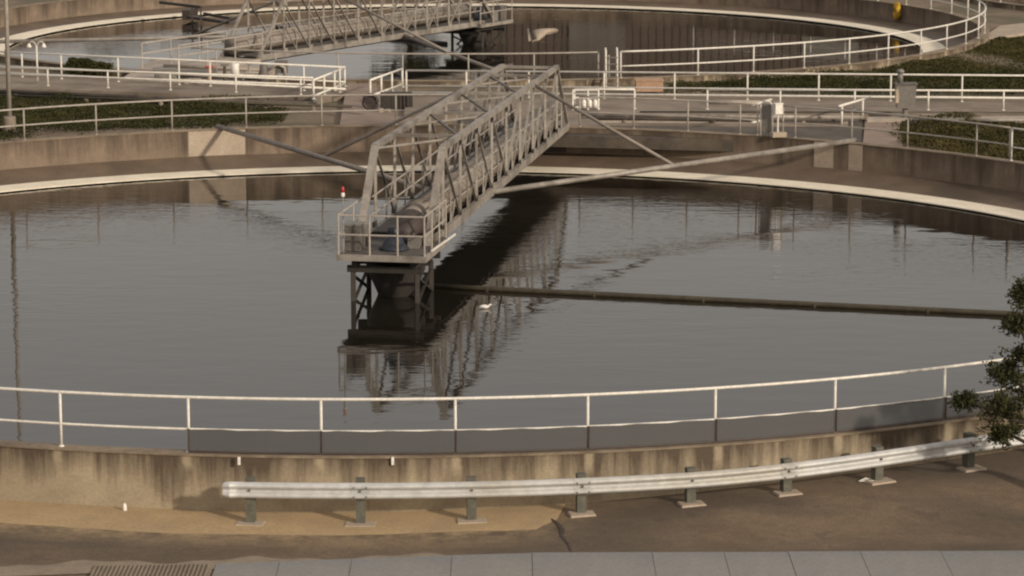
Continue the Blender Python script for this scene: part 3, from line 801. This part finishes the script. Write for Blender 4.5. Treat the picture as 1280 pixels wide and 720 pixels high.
# pale flattened shape on the water of the second basin
p0 = W(663, 52, WATER2); q = W(692, 38, WATER2)
mb = MB(); mb.tube([W(660, 36, WATER2) + Vector((0, 0, .03)), p0 + Vector((0, 0, .04)), W(672, 50, WATER2) + Vector((0, 0, .03)), W(676, 40, WATER2) + Vector((0, 0, .05)), q + Vector((0, 0, .05))], [.05, .08, .08, .42, .3], 8)
mb.v = [Vector((v.x, v.y, WATER2 + (v.z - WATER2) * .35)) for v in mb.v]
single(mb, 'pale_water_patch', M['patch'], 'pale flattened patch on the water of the second basin', 'scum', p0, smooth=True)

# ------------------------------------------------------------------ equipment behind the near basin
# gate with panel
ga, gb = W(946, 170, 0), W(964, 170, 0)
t = thing('access_gate', 'small grey panelled gate with arched pipe top on the far rim', 'gate', ga)
for (x0, x1, nm_) in ((945, 963, 'panel_frame'),):
    p0, p1 = pol(C1, RR, R(ang(x0 + 2, 170))), pol(C1, RR, R(ang(x1, 170.5)))
    pts = [p0, p0 + Vector((0, 0, 1.05)), p0.lerp(p1, .2) + Vector((0, 0, 1.16)), p0.lerp(p1, .8) + Vector((0, 0, 1.16)), p1 + Vector((0, 0, 1.0)), p1]
    MB().tube(pts, .03, 8).build('gate_frame', M['rail'], t, True)
    MB().hexa([p0.lerp(p1, .1) + Vector((0, -.02, .08)), p0.lerp(p1, .9) + Vector((0, -.02, .08)), p0.lerp(p1, .9) + Vector((0, .02, .08)), p0.lerp(p1, .1) + Vector((0, .02, .08)),
               p0.lerp(p1, .1) + Vector((0, -.02, 1.08)), p0.lerp(p1, .9) + Vector((0, -.02, 1.08)), p0.lerp(p1, .9) + Vector((0, .02, 1.08)), p0.lerp(p1, .1) + Vector((0, .02, 1.08))]).build('gate_panel', M['grey'], t)
MB().bar(W(941, 131, .85), W(964, 124, .85), .07, .05).build('grab_bar', M['rail'], t); MB().bar(W(940, 153, .25), W(952, 150, .25), .07, .05).build('grab_bar', M['rail'], t)
p = W(972, 171, 0)
t = thing('lifebuoy_box', 'small bright white box on a post beside the panelled gate', 'box', p)
MB().tube([p, p + Vector((0, 0, .75))], .03, 8).build('post', M['rail'], t)
MB().box(p + Vector((0, 0, .95)), (.26, .2, .34), .3).build('box_body', M['white'], t); MB().box(p + Vector((0, 0, 1.135)), (.3, .24, .03), .3).build('lid', M['white'], t)
MB().box(p + Vector((.02, 0, .08)), (.5, .3, .16), .3).build('plinth', M['patch'], t)
# grey tapered cabinet on a pedestal
p = W(1131, 152, -.2)
t = thing('control_cabinet', 'grey tapered control cabinet with a short mast beside the right path', 'cabinet', p)
MB().lathe(p, [(.12, 0), (.10, .1), (.10, .5)], 10).build('pedestal', M['grey'], t)
MB().box(p + Vector((0, 0, .92)), (.62, .4, .85), 0, 1.18).build('cabinet_body', M['grey'], t)
MB().box(p + Vector((0, 0, 1.37)), (.8, .55, .05)).build('cabinet_roof', M['galv_dark'], t)
MB().box(p + Vector((-.33, -.2, .95)), (.12, .08, .5), .3).build('side_panel', M['patch'], t)
MB().tube([p + Vector((-.2, 0, 1.39)), p + Vector((-.2, 0, 1.75))], .10, 10).build('mast', M['grey'], t, True)
MB().lathe(p + Vector((-.2, 0, 1.75)), [(.13, 0), (.15, .06), (.08, .14)], 12).build('mast_cap', M['grey'], t, True)
# stored white gear by the bridge end
p = W(735, 139, -.05)
t = thing('gear_rack', 'white rack with bottles standing by the short low railing', 'rack', p)
for dx in (-.55, 0, .38): MB().bar(p + Vector((dx, 0, 0)), p + Vector((dx, 0, .78)), .05).build('upright', M['rail'], t)
for z in (.15, .5, .78): MB().bar(p + Vector((-.55, 0, z)), p + Vector((.38, 0, z)), .05, .05).build('shelf', M['rail'], t)
for dx in (-.15, .06, .26): MB().lathe(p + Vector((dx, -.05, .17)), [(.07, 0), (.08, .03), (.08, .2), (.03, .27)], 10).build('bottle', M['white'], t, True)
# orange block and pale box
p = W(811, 111, -.1)
single(MB().box(p + Vector((0, 0, .14)), (1.05, .7, .42), .05).box(p + Vector((0, 0, .36)), (1.12, .76, .05), .05), 'masonry_block', M['orange'], 'low terracotta masonry block behind the tall right railing', 'block', p)
# ladder frame on the second basin rim
p0, p1 = pol(C2, R2 + .05, R(a_gate_l)), pol(C2, R2 + .05, R(a_gate_r))
t = thing('access_ladder', 'steel access ladder with hooped hand rails on the rim of the second basin', 'ladder', (p0 + p1) / 2)
for s_ in (.25, .75):
    q = p0.lerp(p1, s_)
    MB().tube([q + Vector((0, -.9, -.25)), q + Vector((0, -.5, .95)), q + Vector((0, -.35, 1.15)), q + Vector((0, 0, 1.22)), q + Vector((0, .3, 1.1)), q + Vector((0, .35, 0))], .035, 8).build('hoop_rail', M['rail'], t, True)
    MB().tube([q + Vector((.12, -.7, .1)), q + Vector((.12, -.4, 1.0))], .028, 8).build('stile', M['rail_dull'], t, True)
for z in range(5):
    a = p0.lerp(p1, .25) + Vector((0, -.85 + z * .09, -.1 + z * .25)); b_ = p0.lerp(p1, .75) + Vector((0, -.85 + z * .09, -.1 + z * .25)); MB().bar(a, b_, .16, .03).build('step', M['galv_dark'], t)
# valve cluster by the crossing path
p = W(492, 139, -.15)
t = thing('valve_cluster', 'dark pump box with a round hand wheel beside the crossing path', 'valve', p)
MB().box(p + Vector((.1, .3, .32)), (1.15, .6, .66), .1).build('pump_box', M['pier_steel'], t)
for i in range(7): MB().box(p + Vector((-.32 + i * .14, -.02, .33)), (.03, .03, .6), .1).build('fin', M['dark_steel'], t)
w = W(463, 137, .1); ring_ = [w + Vector((.26 * math.cos(a), .04, .28 + .26 * math.sin(a))) for a in [2 * PI * i / 16 for i in range(16)]]
MB().tube(ring_, .06, 8, closed=True).build('hand_wheel', M['dark_steel'], t, True)
MB().tube([w + Vector((0, .05, .28)), w + Vector((0, .12, .28))], .24, 16).build('wheel_disc', M['dark_steel'], t)
MB().bar(w + Vector((-.25, .04, .28)), w + Vector((.25, .04, .28)), .04).build('spoke', M['dark_steel'], t)
for dx, s_ in ((-.45, .16), (-.2, .12), (.55, .12)): MB().box(p + Vector((dx, -.35, .06)), (s_ * 1.6, s_, s_), dx * 3).build('fitting', M['patch'], t)
# left: yard lamp on the railing line, two drooping shades
p = W(47, 105, 0)
t = thing('yard_lamp', 'low twin gooseneck yard lamp with white shades at the left channel railing', 'lamp', p)
MB().tube([p, p + Vector((0, 0, 1.5))], .035, 8).build('pole', M['rail'], t, True)
for s_ in (-1, 1):
    MB().tube([p + Vector((0, 0, 1.45)), p + Vector((s_ * .06, 0, 1.62)), p + Vector((s_ * .18, 0, 1.68)), p + Vector((s_ * .28, 0, 1.6))], .018, 6).build('gooseneck', M['rail'], t, True)
    MB().lathe(p + Vector((s_ * .29, 0, 1.44)), [(.10, 0), (.08, .06), (.03, .16)], 10).build('shade', M['white'], t, True)
# tall light pole at the left edge
p = W(12.5, 165, -.25)
t = thing('light_pole', 'tall grey light pole rising behind the far rim at the left edge', 'lamp post', p)
MB().lathe(p, [(.22, 0), (.22, .5), (.2, .55)], 12).build('pole_base', M['concrete'], t)
MB().tube([p + Vector((0, 0, .5)), p + Vector((0, 0, 10.5))], [.085, .055], 10).build('pole', M['rail_dull'], t, True)
MB().bar(p + Vector((-.1, 0, 10.4)), p + Vector((1.2, -.4, 10.5)), .06).build('arm', M['rail_dull'], t)
MB().box(p + Vector((1.35, -.45, 10.48)), (.55, .3, .14), -.3).build('lamp_head', M['grey'], t)
# outlet chamber at the second basin and clutter on it
def chamber():
    q = [W(150, 100, 0), W(330, 104, 0), W(345, 84, 0), W(190, 74, 0)]
    t = thing('outlet_chamber', 'pale concrete outlet chamber at the shore end of the second bridge', 'chamber', q[0])
    mb = MB(); mb.v = [p + Vector((0, 0, -.6)) for p in q] + [p + Vector((0, 0, .02)) for p in q]
    mb.f = [(3, 2, 1, 0), (4, 5, 6, 7), (0, 1, 5, 4), (1, 2, 6, 5), (2, 3, 7, 6), (3, 0, 4, 7)]
    mb.build('chamber_wall', M['concrete_pale'], t)
    MB().box(W(238, 90, .05), (2.0, 1.1, .06), -.2).build('hatch', M['galv_dark'], t)
    MB().box(W(182, 89, .05), (1.3, .9, .06), -.2).build('hatch', M['concrete'], t)
    return t
chamber()
p = W(294, 99, 0)
single(MB().lathe(p, [(.17, 0), (.17, .62), (.13, .66)], 14), 'bollard', M['white'], 'stout white pipe standing on the outlet chamber', 'standpipe', p, smooth=True)
p = W(262, 103, 0)
t = thing('valve_stand', 'valve stand with red hand wheel on the outlet chamber', 'valve', p)
MB().lathe(p, [(.12, 0), (.08, .1), (.08, .55)], 10).build('stand', M['orange'], t, True)
MB().tube([p + Vector((.17 * math.cos(a), .17 * math.sin(a), .62)) for a in [2 * PI * i / 12 for i in range(12)]], .03, 6, closed=True).build('hand_wheel', M['red'], t, True)
p = W(330, 104, 0)
t = thing('pump_set', 'grey pump with bent pipes at the foot of the second bridge', 'pump', p)
MB().lathe(p, [(.26, 0), (.26, .3), (.18, .36), (.16, .7), (.08, .78)], 14).build('pump_body', M['galv_dark'], t, True)
MB().tube([p + Vector((.1, 0, .5)), p + Vector((.55, 0, .75)), p + Vector((.8, .1, .6)), p + Vector((.85, .1, 0))], .07, 8).build('pipe_bend', M['galv'], t, True)
MB().tube([p + Vector((-.1, 0, .4)), p + Vector((-.7, .1, .42)), p + Vector((-.9, .1, 0))], .06, 8).build('pipe_bend', M['rail_dull'], t, True)
p = W(207, 100, 0)
single(MB().box(p + Vector((0, 0, .22)), (.85, .5, .4), .2).box(p + Vector((0, 0, .44)), (.92, .56, .05), .2), 'tool_box', M['grey'], 'grey tool chest on the outlet chamber left of the valve stand', 'chest', p)
p = W(243, 106, -.05)
single(MB().box(p + Vector((0, 0, .1)), (.7, .4, .2), -.1).box(p + Vector((0, 0, .22)), (.5, .3, .06), -.1), 'cable_box', M['concrete_pale'], 'cream junction box beneath the left channel railing', 'box', p)
for lab, px, py, mt in (('brown valve stand beside the stout white pipe on the outlet chamber', 281, 102, 'boom'), ('thin pale valve stand left of the pump on the outlet chamber', 312, 100, 'galv')):
    p = W(px, py, 0); t = thing('valve_stand', lab, 'valve', p)
    MB().lathe(p, [(.10, 0), (.07, .08), (.06, .6)], 10).build('stand', M[mt], t, True)
    MB().tube([p + Vector((.14 * math.cos(a), .14 * math.sin(a), .66)) for a in [2 * PI * i / 12 for i in range(12)]], .025, 6, closed=True).build('hand_wheel', M['galv_dark'], t, True)
pipe('grey pipe lying across the outlet chamber', [W(200, 94, .12), W(330, 98, .12)], .08, M['galv_dark'])
pipe('pale pipe lying at the back of the outlet chamber', [W(205, 82, .1), W(335, 88, .1)], .07, M['concrete_pale'])
p = W(352, 103, 0)
t = thing('switch_box', 'dark switch box on two legs beside the pump', 'box', p)
MB().box(p + Vector((0, 0, .62)), (.5, .25, .5), .1).build('box_body', M['galv_dark'], t)
for dx in (-.18, .18): MB().bar(p + Vector((dx, 0, 0)), p + Vector((dx, 0, .4)), .05).build('leg', M['galv'], t)
# yellow float on the far inner wall
p = pol(C2, R2 - TH - .1, R(25), -.35)
mb = MB().tube([p + Vector((.0, (.45) * math.cos(a), .34 * math.sin(a))) for a in [2 * PI * i / 18 for i in range(18)]], .15, 8, closed=True)
single(mb, 'life_ring', M['yellow'], 'yellow life ring hanging on the far wall of the second basin', 'life ring', p, smooth=True)

# ------------------------------------------------------------------ vegetation
def leaves(n, sampler, size, rnd):
    mb = MB()
    for _ in range(n):
        p = sampler(rnd); s_ = size * rnd.uniform(.6, 1.3)
        a = Vector((rnd.gauss(0, 1), rnd.gauss(0, 1), rnd.gauss(0, .7))).normalized()
        b_ = a.cross(Vector((rnd.gauss(0, 1), rnd.gauss(0, 1), rnd.gauss(0, 1)))).normalized()
        mb.quad(p - a * s_, p + b_ * s_ * .45, p + a * s_, p - b_ * s_ * .45)
    return mb
def bed(name, label, poly, n, hmax, size, mat, seed, z0=-.28):
    rnd = random.Random(seed)
    ps = [W(x, y, z0) for x, y in poly]
    xs_ = [p.x for p in ps]; ys_ = [p.y for p in ps]
    def inside(x, y):
        c = False; j = len(ps) - 1
        for i in range(len(ps)):
            if (ps[i].y > y) != (ps[j].y > y) and x < (ps[j].x - ps[i].x) * (y - ps[i].y) / (ps[j].y - ps[i].y) + ps[i].x: c = not c
            j = i
        return c
    lumps = [(rnd.uniform(min(xs_), max(xs_)), rnd.uniform(min(ys_), max(ys_)), rnd.uniform(.5, 1.6), rnd.uniform(.3, 1)) for _ in range(60)]
    def samp(r_):
        while True:
            x = r_.uniform(min(xs_), max(xs_)); y = r_.uniform(min(ys_), max(ys_))
            if any(math.hypot(x - c.x, y - c.y) < rr + .12 for c, rr in TANKS): continue
            if inside(x + r_.gauss(0, .3), y + r_.gauss(0, .45)): break
        h = .12 + .88 * max([q[3] * max(0, 1 - ((x - q[0]) ** 2 + (y - q[1]) ** 2) / q[2] ** 2) for q in lumps] + [0])
        return Vector((x, y, z0 + h * hmax * r_.random() ** .5))
    mb = leaves(n, samp, size, rnd)
    # soil under the leaves
    o = single(mb, name, mat, label, 'ground cover', ps[0], kind='stuff')
    return o
def soil(poly, mat=None, z=-.27):
    ps = [W(x, y, z) for x, y in poly]; mb = MB(); mb.v = ps; mb.f = [tuple(range(len(ps)))[::-1]]
    # keep clear of the basins
    return tag(mb.build('soil_bed', mat or M['verge']), kind='structure')
bed('ivy', 'dark ivy bed behind the left far rim', [(-40, 178), (60, 168), (200, 160), (352, 157), (352, 136), (300, 131), (120, 126), (60, 122), (-40, 122)], 38000, .46, .05, M['ivy'], 1)
bed('ivy', 'low dark shrub mound beyond the left channel railing', [(88, 95), (142, 96), (140, 90), (125, 84), (105, 83), (90, 89)], 5000, .7, .07, M['ivy'], 2)
bed('ivy', 'ivy strip beyond the right channel railing', [(826, 116), (1330, 122), (1330, 92), (1100, 96), (850, 104)], 38000, .5, .05, M['ivy'], 3)
bed('ivy', 'ivy bed at the right end of the far rim', [(1126, 186), (1210, 198), (1340, 214), (1340, 150), (1146, 152), (1126, 160)], 34000, .44, .05, M['ivy2'], 4)
bed('grass', 'dry grass bank below the right rim of the second basin', [(930, 103), (1100, 88), (1190, 68), (1245, 48), (1330, 44), (1330, 96), (1100, 98), (930, 106)], 34000, .22, .075, M['ivy2'], 5)

def tree(label, base, clumps, leafsize, n_per, seed, group=None, lm=None):
    rnd = random.Random(seed)
    t = thing('tree', label, 'tree', base, group)
    base = Vector(base)
    top = Vector((sum(c[0].x for c in clumps) / len(clumps), sum(c[0].y for c in clumps) / len(clumps), max(c[0].z for c in clumps)))
    mid = base.lerp(top, .45) + Vector((.1, 0, 0)); hh = top.z - base.z
    mb = MB().tube([base - Vector((0, 0, .1)), base.lerp(mid, .5) + Vector((.03 * hh, 0, 0)), mid, top], [hh * .035, hh * .028, hh * .022, hh * .006], 8)
    for c in clumps:
        s_ = base.lerp(mid, rnd.uniform(.5, 1.0)); m_ = s_.lerp(c[0], .5) + Vector((0, 0, -.05 * hh)); mb.tube([s_, m_, c[0]], [hh * .018, hh * .011, hh * .005], 6)
    mb.build('trunk', M['bark'], t, True)
    lv = MB()
    for (c, rad) in clumps:
        # sprays of leaves on twigs through the clump volume
        ntw = max(6, int(n_per / 22))
        for _ in range(ntw):
            d = Vector((rnd.gauss(0, 1), rnd.gauss(0, 1), rnd.gauss(0, 1))).normalized(); q = rnd.random() ** .45
            e = c + Vector((d.x * rad[0], d.y * rad[1], d.z * rad[2])) * q * rnd.uniform(.75, 1.12)
            s_ = e - d * rnd.uniform(.3, .7) * min(rad)
            for k in range(22):
                pp = s_.lerp(e, rnd.random()) + Vector((rnd.gauss(0, 1), rnd.gauss(0, 1), rnd.gauss(0, 1))) * leafsize * 1.1
                a = (d + Vector((rnd.gauss(0, 1), rnd.gauss(0, 1), rnd.gauss(0, .8)))).normalized(); b_ = a.cross(Vector((rnd.gauss(0, 1), rnd.gauss(0, 1), rnd.gauss(0, 1)))).normalized()
                z_ = leafsize * rnd.uniform(.6, 1.3); lv.quad(pp - a * z_, pp + b_ * z_ * .4, pp + a * z_, pp - b_ * z_ * .4)
    lv.build('crown', lm or M['leaf'], t)
    return t
V = Vector
tree('small dark leafy tree leaning into the right edge over the guardrail', (10.7, 52.6, hz(10.7, 52.6)),
     [(V((9.6, 52.9, .95)), (1.0, .9, .75)), (V((9.1, 52.8, .8)), (.5, .5, .36)), (V((9.2, 52.9, 1.45)), (.5, .45, .35)), (V((9.45, 53.0, 2.35)), (.42, .5, .3)), (V((9.5, 52.9, 2.95)), (.36, .4, .33)),
      (V((8.45, 52.8, .95)), (.28, .22, .2)), (V((9.2, 52.8, .35)), (.5, .4, .3)), (V((9.6, 52.9, 1.8)), (.5, .4, .3)), (V((10.5, 52.8, 1.4)), (1.1, 1.0, .9)), (V((10.9, 52.8, 2.8)), (1.0, .9, .8)), (V((10.6, 52.7, 3.9)), (.7, .7, .6)), (V((11.7, 52.8, 1.8)), (1, .9, .9))],
     .043, 1500, 11)

# ------------------------------------------------------------------ far background, beyond the second basin
def shed(x0, x1, y0, y1, h, label):
    t = thing('storage_shed', label, 'shed', ((x0 + x1) / 2, y0, -.3))
    mb = MB(); n = int((x1 - x0) / .5)
    mb.box(((x0 + x1) / 2, (y0 + y1) / 2, h / 2 - .3), (x1 - x0, y1 - y0, h))
    for i in range(n): mb.box((x0 + .25 + i * .5, y0 - .04, h / 2 - .3), (.10, .05, h - .1))
    mb.build('wall', M['shed'], t)
    MB().hexa([(x0 - .5, y0 - .6, h - .3), (x1 + .5, y0 - .6, h - .3), (x1 + .5, y1 + .5, h + 1.2), (x0 - .5, y1 + .5, h + 1.2), (x0 - .5, y0 - .6, h - .1), (x1 + .5, y0 - .6, h - .1), (x1 + .5, y1 + .5, h + 1.4), (x0 - .5, y1 + .5, h + 1.4)]).build('roof', M['roof'], t)
    for xx in (.2, .6): 
        x = x0 + (x1 - x0) * xx; MB().box((x, y0 - .1, 2), (3.6, .12, 4.4)).build('door', M['galv_dark'], t)
    return t
shed(-2, 35, 184, 200, 9.5, 'long brown ribbed shed far beyond the second basin')  # right end lengthened, unseen, to block sky mirrored in the second basin
for i, (x, y, h) in enumerate([(-7, 190, 8.5), (38, 186, 10), (43, 191, 12), (49, 196, 11), (55, 190, 12), (61, 194, 11), (67, 190, 12), (20, 206, 12), (-30, 215, 8), (-42, 225, 9)]):  # outer right trees added unseen to darken the second basin's reflection
    rn = random.Random(50 + i)
    cl = [(V((x + rn.gauss(0, h * .16), y + rn.gauss(0, h * .16), h * rn.uniform(.4, .85))), (h * .2, h * .2, h * .17)) for _ in range(9)]
    tree(['tree left of the far brown shed', 'tree against the right end of the far brown shed', 'tallest tree right of the far brown shed', 'fourth tree right of the far brown shed', 'added unseen fifth tree right of the far brown shed', 'added unseen sixth tree right of the far brown shed', 'added unseen rightmost tree beyond the far brown shed', 'tree rising behind the roof of the far brown shed', 'lone low tree far behind the left of the second basin', 'farthest left tree on the horizon'][i],
         (x, y, -.3), cl, .16, 700, 60 + i, 'trees beyond the second basin')

# ------------------------------------------------------------------ light
SUN_EL, SUN_AZ = 21, 135      # azimuth clockwise from +Y : behind the camera, to the right
wd_ = bpy.data.worlds.new('World'); S.world = wd_; wd_.use_nodes = True; nt = wd_.node_tree
bg = nt.nodes['Background']; sky = nt.nodes.new('ShaderNodeTexSky'); sky.sky_type = 'NISHITA'
sky.sun_disc = False; sky.sun_elevation = R(SUN_EL); sky.sun_rotation = R(SUN_AZ)
sky.air_density = 1.0; sky.dust_density = 6.0; sky.ozone_density = 1.0; sky.altitude = 50
tint = mixc(nt, .78, sky.outputs[0], (5.45, 4.95, 4.45))      # hazy, evenly bright sky
nt.links.new(tint, bg.inputs[0]); bg.inputs[1].default_value = .09
sl = bpy.data.lights.new('sun', 'SUN'); sl.energy = 2.3; sl.angle = R(3); sl.color = (1, .87, .71)
so = bpy.data.objects.new('sun', sl); COL.objects.link(so)
az = R(SUN_AZ); el = R(SUN_EL)
dv = Vector((math.sin(az) * math.cos(el), math.cos(az) * math.cos(el), math.sin(el)))
so.rotation_euler = dv.to_track_quat('Z', 'Y').to_euler(); so.location = (30, -10, 40)
S.view_settings.view_transform = 'Standard'; S.view_settings.look = 'None'; S.view_settings.gamma = 1
S.view_settings.exposure = .46
S.render.engine = 'CYCLES'; S.cycles.use_denoising = True
S.cycles.max_bounces = 8; S.cycles.filter_width = 2.2
S.render.resolution_x = 1024; S.render.resolution_y = 576
